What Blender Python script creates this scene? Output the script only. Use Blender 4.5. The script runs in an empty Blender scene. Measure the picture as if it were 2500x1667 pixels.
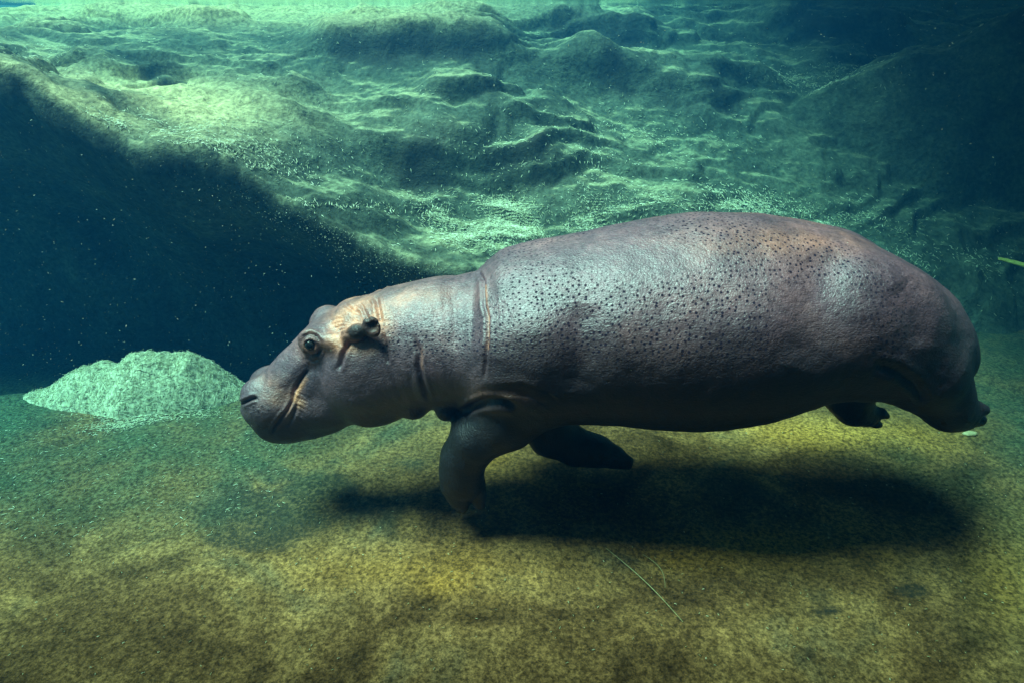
import bpy, math, random
import numpy as np
import openvdb as vdb
from mathutils import Vector, Matrix

random.seed(7)
rng = np.random.default_rng(11)
scene = bpy.context.scene
COL = scene.collection

# ------------------------------------------------------------------ camera
PITCH = math.radians(25.0)
CAM_Z = 2.30
FPX = 24.0 / 36.0 * 2500.0            # focal length in pixels of the 2500 px wide photograph
cam_d = bpy.data.cameras.new("camera")
cam_d.lens = 24.0
cam_d.sensor_width = 36.0
cam_d.clip_start = 0.02
cam_d.clip_end = 200.0
cam = bpy.data.objects.new("camera", cam_d)
COL.objects.link(cam)
cam.location = (0, 0, CAM_Z)
cam.rotation_euler = (math.pi / 2 - PITCH, 0, 0)
scene.camera = cam

# ------------------------------------------------------------------ sky and sun
SUN_DIR = Vector((-0.42, -0.02, 1.0)).normalized()      # towards the sun
world = bpy.data.worlds.new("World")
scene.world = world
world.use_nodes = True
wn = world.node_tree.nodes
wl = world.node_tree.links
wn.clear()
w_out = wn.new("ShaderNodeOutputWorld")
w_bg = wn.new("ShaderNodeBackground")
w_sky = wn.new("ShaderNodeTexSky")
w_sky.sky_type = 'NISHITA'
w_sky.sun_disc = False
w_sky.sun_elevation = math.asin(SUN_DIR.z)
w_sky.sun_rotation = math.atan2(SUN_DIR.x, SUN_DIR.y)
w_bg.inputs["Strength"].default_value = 0.05
wl.new(w_sky.outputs[0], w_bg.inputs[0])
wl.new(w_bg.outputs[0], w_out.inputs[0])

sun_d = bpy.data.lights.new("sun", 'SUN')
sun_d.energy = 5.0
sun_d.angle = math.radians(26.0)          # ripples on the surface spread the sun under water
sun_d.color = (1.0, 0.92, 0.80)
sun = bpy.data.objects.new("sun", sun_d)
COL.objects.link(sun)
sun.location = (0, 3, 8)
sun.rotation_euler = (-SUN_DIR).to_track_quat('-Z', 'Y').to_euler()

scene.view_settings.view_transform = 'Standard'
scene.view_settings.look = 'None'
scene.view_settings.gamma = 1.0
scene.view_settings.exposure = 1.3
scene.view_settings.use_curve_mapping = False

scene.render.engine = 'CYCLES'
scene.cycles.use_denoising = True
scene.cycles.max_bounces = 5
scene.cycles.diffuse_bounces = 2
scene.cycles.glossy_bounces = 2
scene.cycles.transparent_max_bounces = 12
scene.cycles.volume_bounces = 0

# ------------------------------------------------------------------ helpers
CP, SP = math.cos(PITCH), math.sin(PITCH)


def ray(px, py):
    a = (px - 1250.0) / FPX
    b = (833.5 - py) / FPX
    return np.array([a, CP + b * SP, -SP + b * CP])


def at_y(px, py, Y):
    d = ray(px, py)
    t = Y / d[1]
    return np.array([d[0] * t, Y, CAM_Z + d[2] * t])


def project(P):
    """world points -> pixel columns and rows of the photograph (for planning only)"""
    P = np.asarray(P, dtype=np.float64)
    dz = P[..., 2] - CAM_Z
    depth = P[..., 1] * CP - dz * SP
    up = P[..., 1] * SP + dz * CP
    return 1250.0 + FPX * P[..., 0] / depth, 833.5 - FPX * up / depth


def mpp(p):
    return (p[1] * CP - (p[2] - CAM_Z) * SP) / FPX


def sstep(a, b, x):
    t = np.clip((x - a) / (b - a), 0, 1)
    return t * t * (3 - 2 * t)


def _hash(ix, iy, iz, seed):
    h = (ix * 374761393 + iy * 668265263 + iz * 2147483647 + seed * 1274126177) & 0xFFFFFFFF
    h = ((h ^ (h >> 13)) * 1274126177) & 0xFFFFFFFF
    h = h ^ (h >> 16)
    return (h & 0xFFFF) / 65535.0


def vnoise(x, y, z, seed=0):
    x = np.asarray(x, dtype=np.float64)
    y = np.asarray(y, dtype=np.float64)
    z = np.asarray(z, dtype=np.float64)
    ix = np.floor(x).astype(np.int64); iy = np.floor(y).astype(np.int64); iz = np.floor(z).astype(np.int64)
    fx, fy, fz = x - ix, y - iy, z - iz
    fx = fx * fx * (3 - 2 * fx); fy = fy * fy * (3 - 2 * fy); fz = fz * fz * (3 - 2 * fz)
    r = 0
    for dx in (0, 1):
        wx = fx if dx else 1 - fx
        for dy in (0, 1):
            wy = fy if dy else 1 - fy
            for dz in (0, 1):
                wz = fz if dz else 1 - fz
                r = r + wx * wy * wz * _hash(ix + dx, iy + dy, iz + dz, seed)
    return r * 2 - 1


def fbm(x, y, z, octaves=4, seed=0, gain=0.5):
    r, a = 0, 1.0
    for o in range(octaves):
        k = 2.0 ** o
        r = r + a * vnoise(x * k + o * 17.3, y * k - o * 9.1, z * k + o * 4.7, seed + o)
        a *= gain
    return r


def mesh_from(name, verts, quads, smooth=True):
    me = bpy.data.meshes.new(name)
    verts = np.asarray(verts, dtype=np.float32)
    quads = np.asarray(quads, dtype=np.int32)
    n, k = quads.shape
    me.vertices.add(len(verts))
    me.vertices.foreach_set("co", verts.ravel())
    me.loops.add(n * k)
    me.loops.foreach_set("vertex_index", quads.ravel())
    me.polygons.add(n)
    me.polygons.foreach_set("loop_start", np.arange(0, n * k, k, dtype=np.int32))
    me.update(calc_edges=True)
    if smooth:
        me.polygons.foreach_set("use_smooth", np.ones(n, dtype=bool))
    me.validate()
    return me


def add(name, me, mat=None, parent=None, **props):
    o = bpy.data.objects.new(name, me)
    COL.objects.link(o)
    if mat and me is not None:
        me.materials.append(mat)
    if parent:
        o.parent = parent
    for k, v in props.items():
        o[k] = v
    return o


def set_attr(me, name, arr):
    at = me.attributes.new(name, 'FLOAT', 'POINT')
    at.data.foreach_set("value", np.asarray(arr, dtype=np.float32))


def dist_poly(u, v, pts):
    """distance of points (u,v) to a polyline and the side (+ = right of travel direction)"""
    best = np.full(u.shape, 1e9)
    tt = np.zeros(u.shape)
    pts = np.asarray(pts, dtype=np.float64)
    n = len(pts) - 1
    for i in range(n):
        a, b = pts[i], pts[i + 1]
        ab = b - a
        L2 = ab @ ab
        t = np.clip(((u - a[0]) * ab[0] + (v - a[1]) * ab[1]) / L2, 0, 1)
        d = np.hypot(u - a[0] - t * ab[0], v - a[1] - t * ab[1])
        m = d < best
        best = np.where(m, d, best)
        tt = np.where(m, (i + t) / n, tt)
    return best, tt


# ------------------------------------------------------------------ materials
class NT:
    def __init__(self, name):
        self.mat = bpy.data.materials.new(name)
        self.mat.use_nodes = True
        self.t = self.mat.node_tree
        self.n = self.t.nodes
        self.bsdf = self.n["Principled BSDF"]
        self.out = self.n["Material Output"]

    def link(self, a, b):
        self.t.links.new(a, b)

    def coord(self, scale=(1, 1, 1), rot=(0, 0, 0)):
        tc = self.n.new("ShaderNodeTexCoord")
        mp = self.n.new("ShaderNodeMapping")
        mp.inputs["Scale"].default_value = scale
        mp.inputs["Rotation"].default_value = rot
        self.link(tc.outputs["Object"], mp.inputs["Vector"])
        return mp.outputs[0]

    def noise(self, vec, scale, detail=4, rough=0.5, dist=0.0):
        nd = self.n.new("ShaderNodeTexNoise")
        nd.inputs["Scale"].default_value = scale
        nd.inputs["Detail"].default_value = detail
        nd.inputs["Roughness"].default_value = rough
        nd.inputs["Distortion"].default_value = dist
        self.link(vec, nd.inputs["Vector"])
        return nd.outputs["Fac"]

    def voronoi(self, vec, scale, feature='F1', rnd=1.0):
        nd = self.n.new("ShaderNodeTexVoronoi")
        nd.feature = feature
        nd.inputs["Scale"].default_value = scale
        nd.inputs["Randomness"].default_value = rnd
        self.link(vec, nd.inputs["Vector"])
        return nd.outputs["Distance"]

    def ramp(self, fac, stops):
        nd = self.n.new("ShaderNodeValToRGB")
        cr = nd.color_ramp
        while len(cr.elements) < len(stops):
            cr.elements.new(0.5)
        for e, (p, c) in zip(cr.elements, stops):
            e.position = p
            e.color = (c[0], c[1], c[2], 1) if not isinstance(c, (int, float)) else (c, c, c, 1)
        self.link(fac, nd.inputs[0])
        return nd.outputs[0]

    def mix(self, fac, a, b, mode='MIX'):
        nd = self.n.new("ShaderNodeMix")
        nd.data_type = 'RGBA'
        nd.blend_type = mode
        for sock, val in ((nd.inputs[0], fac), (nd.inputs[6], a), (nd.inputs[7], b)):
            if isinstance(val, bpy.types.NodeSocket):
                self.link(val, sock)
            elif isinstance(val, (int, float)):
                sock.default_value = val
            else:
                sock.default_value = (val[0], val[1], val[2], 1)
        return nd.outputs[2]

    def math(self, op, a, b=0.0, clamp=False):
        nd = self.n.new("ShaderNodeMath")
        nd.operation = op
        nd.use_clamp = clamp
        for i, val in enumerate((a, b)):
            if isinstance(val, bpy.types.NodeSocket):
                self.link(val, nd.inputs[i])
            else:
                nd.inputs[i].default_value = val
        return nd.outputs[0]

    def attr(self, name):
        nd = self.n.new("ShaderNodeAttribute")
        nd.attribute_name = name
        return nd.outputs["Fac"]

    def bump(self, height, strength, dist, prev=None):
        nd = self.n.new("ShaderNodeBump")
        nd.inputs["Strength"].default_value = strength
        nd.inputs["Distance"].default_value = dist
        self.link(height, nd.inputs["Height"])
        if prev is not None:
            self.link(prev, nd.inputs["Normal"])
        return nd.outputs[0]

    def finish(self, color, rough=0.8, normal=None, spec=0.2):
        b = self.bsdf
        if isinstance(color, bpy.types.NodeSocket):
            self.link(color, b.inputs["Base Color"])
        else:
            b.inputs["Base Color"].default_value = (*color, 1)
        if isinstance(rough, bpy.types.NodeSocket):
            self.link(rough, b.inputs["Roughness"])
        else:
            b.inputs["Roughness"].default_value = rough
        b.inputs["Specular IOR Level"].default_value = spec
        if normal is not None:
            self.link(normal, b.inputs["Normal"])
        return self.mat


def mat_floor():
    m = NT("algae_concrete")
    v = m.coord()
    big = m.noise(v, 1.1, 5, 0.6, 0.6)
    mid = m.noise(v, 6.0, 6, 0.65, 0.4)
    fine = m.noise(v, 48.0, 6, 0.75)
    vor = m.noise(v, 130.0, 3, 0.6)
    c = m.ramp(big, [(0.36, (0.10, 0.050, 0.020)), (0.46, (0.24, 0.115, 0.042)), (0.55, (0.38, 0.192, 0.070)), (0.64, (0.17, 0.115, 0.062))])
    c2 = m.ramp(mid, [(0.34, (0.30, 0.28, 0.26)), (0.5, (0.62, 0.60, 0.56)), (0.66, (1.0, 0.98, 0.9))])
    c = m.mix(0.8, c, c2, 'MULTIPLY')
    c3 = m.ramp(fine, [(0.38, 0.25), (0.5, 0.9), (0.60, 1.7)])
    c = m.mix(0.85, c, c3, 'MULTIPLY')
    c4 = m.ramp(vor, [(0.35, 0.55), (0.5, 1.0), (0.65, 1.35)])
    c = m.mix(0.7, c, c4, 'MULTIPLY')
    st = m.attr("stain_shade")
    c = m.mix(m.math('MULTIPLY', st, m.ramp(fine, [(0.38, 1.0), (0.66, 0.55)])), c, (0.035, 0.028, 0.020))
    c = m.mix(m.attr("rust"), c, m.mix(1.0, (0.62, 0.27, 0.05), c3, 'MULTIPLY'))
    c = m.mix(m.attr("algae"), c, m.mix(1.0, (0.055, 0.085, 0.045), c3, 'MULTIPLY'))
    nrm = m.bump(mid, 0.5, 0.03)
    nrm = m.bump(fine, 0.6, 0.012, nrm)
    return m.finish(c, 0.9, nrm, 0.1)


def mat_rock():
    m = NT("algae_rock")
    v = m.coord()
    big = m.noise(v, 0.9, 5, 0.6, 0.5)
    mid = m.noise(v, 4.5, 6, 0.65, 0.3)
    fine = m.noise(v, 26.0, 6, 0.7)
    c = m.ramp(big, [(0.30, (0.05, 0.065, 0.045)), (0.5, (0.085, 0.105, 0.070)), (0.7, (0.14, 0.155, 0.10))])
    c = m.mix(0.75, c, m.ramp(mid, [(0.32, 0.42), (0.5, 0.85), (0.68, 1.25)]), 'MULTIPLY')
    c = m.mix(0.8, c, m.ramp(fine, [(0.36, 0.45), (0.5, 0.95), (0.64, 1.5)]), 'MULTIPLY')
    st = m.attr("stain_shade")
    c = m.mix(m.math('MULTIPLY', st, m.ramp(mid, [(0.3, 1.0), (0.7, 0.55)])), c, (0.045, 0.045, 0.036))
    c = m.mix(m.attr("sand"), c, m.mix(1.0, m.mix(m.attr("warm"), m.ramp(big, [(0.35, (0.22, 0.26, 0.155)), (0.65, (0.48, 0.44, 0.24))]), (0.70, 0.54, 0.26)), m.ramp(fine, [(0.36, 0.5), (0.5, 0.95), (0.64, 1.45)]), 'MULTIPLY'))
    nrm = m.bump(mid, 0.7, 0.06)
    nrm = m.bump(fine, 0.7, 0.02, nrm)
    return m.finish(c, 0.9, nrm, 0.1)


def mat_skin():
    m = NT("hippo_skin")
    v = m.coord()
    pore_v = m.coord((1.0, 1.0, 1.0))
    big = m.noise(v, 3.0, 5, 0.6, 0.4)
    fine = m.noise(v, 45.0, 5, 0.65)
    sk = m.n.new("ShaderNodeAttribute"); sk.attribute_name = "skin_uv"
    mp = m.n.new("ShaderNodeMapping")
    mp.inputs["Rotation"].default_value = (0, 0, math.radians(-16))
    mp.inputs["Scale"].default_value = (18, 95, 1)
    m.link(sk.outputs["Vector"], mp.inputs["Vector"])
    wr = m.noise(mp.outputs[0], 1.0, 5, 0.6, 0.6)
    cell = m.voronoi(v, 105.0)
    sk = m.n.new("ShaderNodeAttribute"); sk.attribute_name = "skin_uv"
    vor = m.n.new("ShaderNodeTexVoronoi"); vor.voronoi_dimensions = '2D'
    vor.inputs["Scale"].default_value = 41.0
    vor.inputs["Randomness"].default_value = 0.9
    m.link(sk.outputs["Vector"], vor.inputs["Vector"])
    spots = vor.outputs["Distance"]
    c = m.ramp(big, [(0.3, (0.074, 0.032, 0.050)), (0.5, (0.126, 0.058, 0.080)), (0.72, (0.22, 0.106, 0.122))])
    c = m.mix(m.attr("pink"), c, (0.88, 0.33, 0.17))
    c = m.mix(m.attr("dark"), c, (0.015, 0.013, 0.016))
    c = m.mix(0.7, c, m.ramp(fine, [(0.35, 0.62), (0.5, 0.97), (0.66, 1.3)]), 'MULTIPLY')
    c = m.mix(0.5, c, m.ramp(cell, [(0.05, 1.15), (0.6, 0.75)]), 'MULTIPLY')
    patch = m.noise(v, 7.0, 5, 0.65, 0.8)
    c = m.mix(0.8, c, m.ramp(patch, [(0.33, (0.55, 0.52, 0.60)), (0.5, (1.0, 1.0, 1.0)), (0.66, (1.45, 1.35, 1.25))]), 'MULTIPLY')
    sep = m.n.new("ShaderNodeSeparateColor")
    m.link(vor.outputs["Color"], sep.inputs[0])
    sp = m.math('ADD', spots, m.math('MULTIPLY', sep.outputs[0], 0.13))
    sp = m.ramp(sp, [(0.18, 1.0), (0.32, 0.0)])
    sp = m.math('MULTIPLY', sp, m.attr("spot"))
    c = m.mix(sp, c, (0.022, 0.016, 0.03))
    fold = m.noise(v, 13.0, 4, 0.55, 1.2)
    fold = m.ramp(fold, [(0.40, 1.0), (0.5, 0.25), (0.60, 1.0)])
    mp2 = m.n.new("ShaderNodeMapping")
    mp2.inputs["Rotation"].default_value = (0, 0, math.radians(20))
    mp2.inputs["Scale"].default_value = (55, 95, 1)
    m.link(sk.outputs["Vector"], mp2.inputs["Vector"])
    net = m.n.new("ShaderNodeTexVoronoi"); net.voronoi_dimensions = '2D'; net.feature = 'DISTANCE_TO_EDGE'
    net.inputs["Scale"].default_value = 1.0
    m.link(mp2.outputs[0], net.inputs["Vector"])
    netr = m.ramp(net.outputs["Distance"], [(0.0, 0.0), (0.16, 1.0)])
    nrm = m.bump(fold, 0.14, 0.010)
    nrm = m.bump(wr, 0.28, 0.007, nrm)
    nrm = m.bump(netr, 0.22, 0.003, nrm)
    nrm = m.bump(cell, 0.30, 0.004, nrm)
    rough = m.ramp(fine, [(0.3, 0.44), (0.7, 0.62)])
    mat = m.finish(c, rough, nrm, 0.9)
    sl = m.math('MULTIPLY', m.math('SUBTRACT', 1.0, sp), m.math('SUBTRACT', 1.0, m.math('MULTIPLY', m.attr("dark"), 0.6)), True)
    m.link(sl, m.bsdf.inputs['Specular IOR Level'])
    m.link(m.math('MULTIPLY', sl, 0.28), m.bsdf.inputs['Coat Weight'])
    m.bsdf.inputs['Coat Roughness'].default_value = 0.42
    m.link(nrm, m.bsdf.inputs['Coat Normal'])
    return mat


def mat_plain(name, color, rough=0.8, var=0.35, scale=30, spec=0.2):
    m = NT(name)
    v = m.coord()
    f = m.noise(v, scale, 4, 0.6)
    c = m.mix(1.0, color, m.ramp(f, [(0.3, 1 - var), (0.7, 1 + var)]), 'MULTIPLY')
    return m.finish(c, rough, m.bump(f, 0.3, 0.004), spec)


def mat_straw():
    m = NT("straw")
    g = m.n.new("ShaderNodeNewGeometry")
    c = m.ramp(g.outputs["Random Per Island"], [(0.0, (0.34, 0.34, 0.18)), (0.4, (0.60, 0.61, 0.38)), (1.0, (0.85, 0.84, 0.64))])
    return m.finish(c, 0.75, None, 0.2)


M_FLOOR, M_ROCK, M_SKIN, M_STRAW = mat_floor(), mat_rock(), mat_skin(), mat_straw()

# ------------------------------------------------------------------ pool floor
def grid_faces(nr, nc):
    i = np.arange(nr - 1)[:, None] * nc + np.arange(nc - 1)[None, :]
    i = i.ravel()
    return np.stack([i, i + 1, i + nc + 1, i + nc], 1)


def floor_z(x, y):
    z = 0.05 * fbm(x * 0.55, y * 0.55, 0 * x, 3, 21) + 0.012 * fbm(x * 3, y * 3, 0 * x, 3, 5)
    z = z - 0.06 * sstep(-1.2, -3.2, x) * sstep(3.0, 4.6, y) - 0.40 * sstep(4.15, 4.85, y) * sstep(-.5, -1.3, x)
    return z


fx = np.linspace(-7.5, 8.5, 600)
fy = np.concatenate([np.linspace(-0.45, 5.2, 320), np.linspace(5.23, 12.5, 90)])
FX, FY = np.meshgrid(fx, fy)
FZ = floor_z(FX, FY)
me = mesh_from("pool_floor", np.stack([FX, FY, FZ], -1).reshape(-1, 3), grid_faces(len(fy), len(fx)))
pu, pv = project(np.stack([FX, np.maximum(FY, 0.6), FZ], -1))
stain_shade = np.zeros(FX.shape)
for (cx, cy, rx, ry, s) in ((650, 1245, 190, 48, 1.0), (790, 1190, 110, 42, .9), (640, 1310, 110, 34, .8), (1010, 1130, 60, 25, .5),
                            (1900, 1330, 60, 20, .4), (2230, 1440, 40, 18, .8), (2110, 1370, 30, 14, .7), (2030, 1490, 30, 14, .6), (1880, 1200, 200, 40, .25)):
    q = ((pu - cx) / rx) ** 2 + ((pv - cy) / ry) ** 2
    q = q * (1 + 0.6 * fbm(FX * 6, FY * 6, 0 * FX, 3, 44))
    stain_shade = np.maximum(stain_shade, min(1, 1.25 * s) * np.exp(-np.clip(q, 0, 50)))
rust = np.zeros(FX.shape)
for (cx, cy, rx, ry, s) in ((1850, 1330, 260, 50, .55), (2050, 1060, 280, 40, .5), (1180, 1100, 60, 50, .5), (1080, 1420, 70, 30, .35), (2480, 1400, 90, 120, .4), (1000, 1390, 300, 50, .2)):
    q = ((pu - cx) / rx) ** 2 + ((pv - cy) / ry) ** 2
    q = q * (1 + 0.5 * fbm(FX * 4, FY * 4, 0 * FX, 3, 61))
    rust = np.maximum(rust, min(1, 1.4 * s) * np.exp(-np.clip(q, 0, 50)))
stain_shade = sstep(.12, .62, stain_shade + .22 * fbm(FX * 7, FY * 7, 0 * FX, 4, 45) * (stain_shade > .03))
set_attr(me, "stain_shade", stain_shade.ravel())
algae = np.maximum(sstep(0.4, -2.2, FX) * sstep(2.2, 3.6, FY), 0.8 * sstep(1.6, 3.2, FX)) * np.clip(.85 + .5 * fbm(FX * 1.5, FY * 1.5, 0 * FX, 4, 144), 0, 1)  # algae film that also paints in the dimmer light of the left floor
set_attr(me, "rust", rust.ravel())
set_attr(me, "algae", algae.ravel())
add("pool_floor", me, M_FLOOR, kind="structure")

# ------------------------------------------------------------------ rock bank with an undercut ledge
S = 2500.0 / 2352.0
lip_px = [(-1100, 60, 4.48), (-420, 40, 4.48), (-150, 90, 4.46), (0, 150, 4.43), (150, 222, 4.40), (330, 310, 4.38), (480, 355, 4.38), (560, 395, 4.38), (650, 445, 4.36),
          (760, 480, 4.34), (880, 538, 4.30), (960, 575, 4.28), (1060, 612, 4.28), (1250, 690, 4.28), (1500, 760, 4.40),
          (1800, 790, 4.50), (2100, 803, 4.80), (2500, 800, 5.20), (2800, 800, 5.40), (3500, 800, 5.60)]
lipw = np.array([at_y(a * S, b * S, c) for a, b, c in lip_px])
ctrl = [(0, 95, 5.5), (300, 150, 5.8), (500, 200, 5.6), (640, 280, 5.3), (400, 90, 6.8), (200, 62, 7.6), (560, 150, 6.4), (800, 60, 7.6),
        (900, 90, 7.2), (1000, 230, 6.0), (900, 300, 5.7), (1200, 100, 7.6), (1200, 300, 5.9), (1150, 400, 5.4), (1000, 480, 4.95), (1400, 480, 5.1),
        (1250, 560, 4.75), (1500, 200, 7.2), (1500, 330, 6.2), (1700, 440, 5.6), (1600, 520, 4.9), (1750, 150, 8), (1850, 60, 9), (1900, 165, 7.9),
        (1900, 300, 6.8), (2000, 500, 5.8), (2352, 610, 5.7), (2200, 555, 5.8), (2150, 640, 5.3), (2352, 690, 5.2), (2600, 690, 5.6),
        (0, 15, 9), (600, 15, 9.2), (1200, 12, 9.5), (1800, 12, 9.6), (2352, 14, 9.6), (-300, 40, 6.5), (-300, 0, 9), (-900, 20, 6), (-900, -10, 8), (0, 5, 9.5), (150, 18, 8.6), (2700, 20, 9.5), (2000, 60, 9.0)]
cw = np.array([at_y(a * S, b * S, c) for a, b, c in ctrl])
cw = np.concatenate([cw, lipw[1:-1]])


def tps_fit(P, zv, lam=0.004):
    n = len(P)
    r = np.hypot(P[:, None, 0] - P[None, :, 0], P[:, None, 1] - P[None, :, 1])
    K = np.where(r > 0, r * r * np.log(r + 1e-12), 0) + lam * np.eye(n)
    A = np.zeros((n + 3, n + 3))
    A[:n, :n] = K
    A[:n, n] = 1
    A[:n, n + 1:] = P
    A[n:, :n] = A[:n, n:].T
    return np.linalg.solve(A, np.concatenate([zv, np.zeros(3)]))


tps_w = tps_fit(cw[:, :2], cw[:, 2])


def tps(x, y):
    z = tps_w[-3] + tps_w[-2] * x + tps_w[-1] * y
    for (a, b, _), w in zip(cw, tps_w[:len(cw)]):
        r2 = (x - a) ** 2 + (y - b) ** 2
        z = z + w * 0.5 * r2 * np.log(r2 + 1e-9)
    return z


# ridges: polyline of the lip in the photograph (2352 px), height, run behind, run in front
ridges = [
    ([(-80, 150), (60, 165), (130, 185)], .05, .35, .08),
    ([(30, 108), (150, 118), (240, 140), (330, 150), (420, 148), (500, 168)], -.14, .10, .5),
    ([(620, 270), (560, 225), (500, 170)], .06, .35, .12),
    ([(180, 36), (320, 45), (480, 60), (600, 52)], .12, .6, .16),
    ([(760, 70), (860, 55), (960, 55), (1060, 78), (1180, 98)], .10, .6, .18),
    ([(700, 130), (800, 112), (900, 120), (1000, 112), (1100, 125), (1230, 165)], .17, .7, .18),
    ([(640, 195), (690, 212), (720, 190)], .10, .25, .10),
    ([(980, 222), (1060, 228), (1140, 248)], .13, .35, .10),
    ([(640, 290), (720, 296), (800, 300)], .10, .25, .09),
    ([(540, 352), (640, 350), (700, 338), (760, 332)], .08, .35, .10),
    ([(790, 338), (860, 352), (930, 362), (1000, 352), (1080, 350), (1160, 366), (1240, 376), (1330, 400)], .17, .45, .17),
    ([(1050, 58), (1150, 62), (1300, 66), (1420, 80), (1550, 92)], .13, .8, .14),
    ([(1330, 205), (1420, 182), (1520, 205), (1600, 225), (1700, 230)], .14, .5, .18),
    ([(1250, 165), (1330, 185), (1400, 178)], .10, .4, .12),
    ([(1460, 180), (1510, 172), (1560, 195)], .10, .3, .08),
    ([(1600, 190), (1700, 188), (1800, 196)], .09, .3, .08),
    ([(1700, 70), (1830, 62), (1880, 75), (1990, 70), (2100, 80)], .13, .9, .2),
    ([(1870, 140), (1930, 134), (2000, 142)], .10, .3, .08),
    ([(700, 470), (800, 462), (900, 470), (1000, 455)], .05, .2, .05),
    ([(850, 250), (950, 262), (1000, 300)], .08, .25, .08),
    ([(1120, 300), (1230, 270), (1300, 290), (1380, 330)], .08, .4, .14),
]


def unproject_on_bank(px, py):
    d = ray(px * S, py * S)
    lo = None
    for Y in np.linspace(4.05, 11.5, 400):
        t = Y / d[1]
        z = CAM_Z + d[2] * t
        if z <= float(tps(np.array(d[0] * t), np.array(Y))):
            return (d[0] * t, Y)
    return (d[0] * t, Y)


lip_x, lip_y, lip_z = lipw[:, 0], lipw[:, 1], lipw[:, 2]
NXB, NB, NCL = 740, 330, 34
bx = np.linspace(lip_x[0], lip_x[-1], NXB)
# smoothed, uneven lip line
ly = np.interp(bx, lip_x, lip_y) + 0.07 * fbm(bx * 1.7, 0 * bx, 0 * bx, 4, 77)
tt = np.linspace(0, 1, NB) ** 1.25
BX = np.repeat(bx[None, :], NB, 0)
BY = ly[None, :] + tt[:, None] * (11.9 - ly[None, :])
BZ = tps(BX, BY)
stain_shade = np.zeros(BX.shape)
push = np.zeros(BX.shape)
RZ = np.zeros(BX.shape)
for k, (pl, h, back, front) in enumerate(ridges):
    w = np.array([unproject_on_bank(*p) for p in pl])
    d, t = dist_poly(BX, BY, w)
    yl = np.interp(BX, w[:, 0][np.argsort(w[:, 0])], w[:, 1][np.argsort(w[:, 0])])
    behind = BY > yl
    fade = np.minimum(1, np.minimum(sstep(0, .18, t + 1e-6) + .15, sstep(1, .82, t) + .15))
    hh = 1.5 * h * (1 + 0.35 * fbm(BX * 1.1, BY * 1.6, 0 * BX + k, 2, 91))
    bump = np.where(behind, np.exp(-(d / back) ** 2), np.exp(-(d / front) ** 2)) * fade
    RZ += hh * bump
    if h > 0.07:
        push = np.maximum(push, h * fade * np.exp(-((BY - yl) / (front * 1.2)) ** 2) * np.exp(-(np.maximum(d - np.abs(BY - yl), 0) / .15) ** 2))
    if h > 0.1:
        # shade painted dark onto the steep fronts of the larger steps, broken into patches
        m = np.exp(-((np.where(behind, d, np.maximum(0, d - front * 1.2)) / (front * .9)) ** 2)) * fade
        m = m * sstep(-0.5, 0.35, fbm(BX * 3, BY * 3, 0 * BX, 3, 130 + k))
        stain_shade = np.maximum(stain_shade, 0.85 * m * (~behind | (d < .04)))


def blur_x(A, sig):
    k = int(3 * sig)
    g = np.exp(-(np.arange(-k, k + 1) / sig) ** 2 / 2); g /= g.sum()
    P = np.pad(A, ((0, 0), (k, k)), mode='edge')
    return sum(g[i] * P[:, i:i + A.shape[1]] for i in range(2 * k + 1))


BZ += blur_x(RZ, 5.0)
# layered ledges: the bank is stepped along its contours, broken up by noise
STEP = 0.17
Zt = BZ + 0.20 * fbm(BX * .75, BY * 1.0, 0 * BX, 3, 501) + 0.04 * fbm(BX * 3.5, BY * 3.5, 0 * BX, 3, 502)
fl = np.floor(Zt / STEP)
fr = Zt / STEP - fl
gfr = np.where(fr < .72, .22 * fr / .72, .22 + .78 * sstep(.72, 1.0, fr))
tm = np.clip(.55 + .8 * fbm(BX * .9, BY * 1.3, 0 * BX, 3, 503), 0, .95) * sstep(0.0, .35, BY - ly[None, :])
BZ = BZ + tm * (STEP * (fl + gfr + .22) - Zt)
push = blur_x(push, 6.0)
stain_shade = blur_x(stain_shade, 3.0)
# the tall wall of rock on the right
wl_px = [(1560, 395, 6.9), (1700, 440, 6.6), (1850, 470, 6.4), (2000, 505, 6.3), (2352, 595, 6.2), (2700, 690, 6.0)]
ww = np.array([at_y(a * S, b * S, c) for a, b, c in wl_px])
wy = np.interp(BX, ww[:, 0], ww[:, 1]) + 0.12 * fbm(BX * 1.3, 0 * BX, 0 * BX, 3, 55)
wz = np.interp(BX, ww[:, 0], ww[:, 2])
cr_px = [(1560, 395, 6.9), (1720, 300, 7.1), (1850, 235, 7.1), (2000, 165, 7.0), (2200, 90, 6.9), (2352, 25, 6.8), (2700, 0, 6.6)]
cr = np.array([at_y(a * S, b * S, c) for a, b, c in cr_px])
cz = np.interp(BX, cr[:, 0], cr[:, 2])
cy = np.interp(BX, cr[:, 0], cr[:, 1])
sd = (BY - wy) / np.maximum(cy - wy, 0.12)
lump = 0.10 * fbm(BX * 1.4, BY * 1.4, 0 * BX, 4, 8)
wall = wz + (cz - wz) * (np.clip(sd, 0, 1) ** 0.75) + lump * sstep(0, .5, sd) - 0.25 * np.clip(BY - cy, 0, 2)
on = (BX > ww[0, 0]) & (BY > wy) & (BY < cy + 1.2)
blend = sstep(ww[0, 0], ww[0, 0] + .6, BX)
BZ = np.where(on, np.maximum(BZ, wall * blend + BZ * (1 - blend)), BZ)
BZ += 0.055 * fbm(BX * 1.6, BY * 1.6, 0 * BX, 5, 3) - 0.05 * np.abs(fbm(BX * 1.3, BY * 2.3, 0 * BX + 5, 3, 303)) + 0.012 * fbm(BX * 9, BY * 9, 0 * BX, 3, 33)
BZ -= 0.35 * sstep(0.9, 2.0, BX) * np.exp(-((BY - ly[None, :]) / .35) ** 2)
BZ = np.minimum(BZ, 2.62 + 0.02 * fbm(BX, BY, 0 * BX, 2, 1))
BY2 = BY - 0.95 * push
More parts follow.
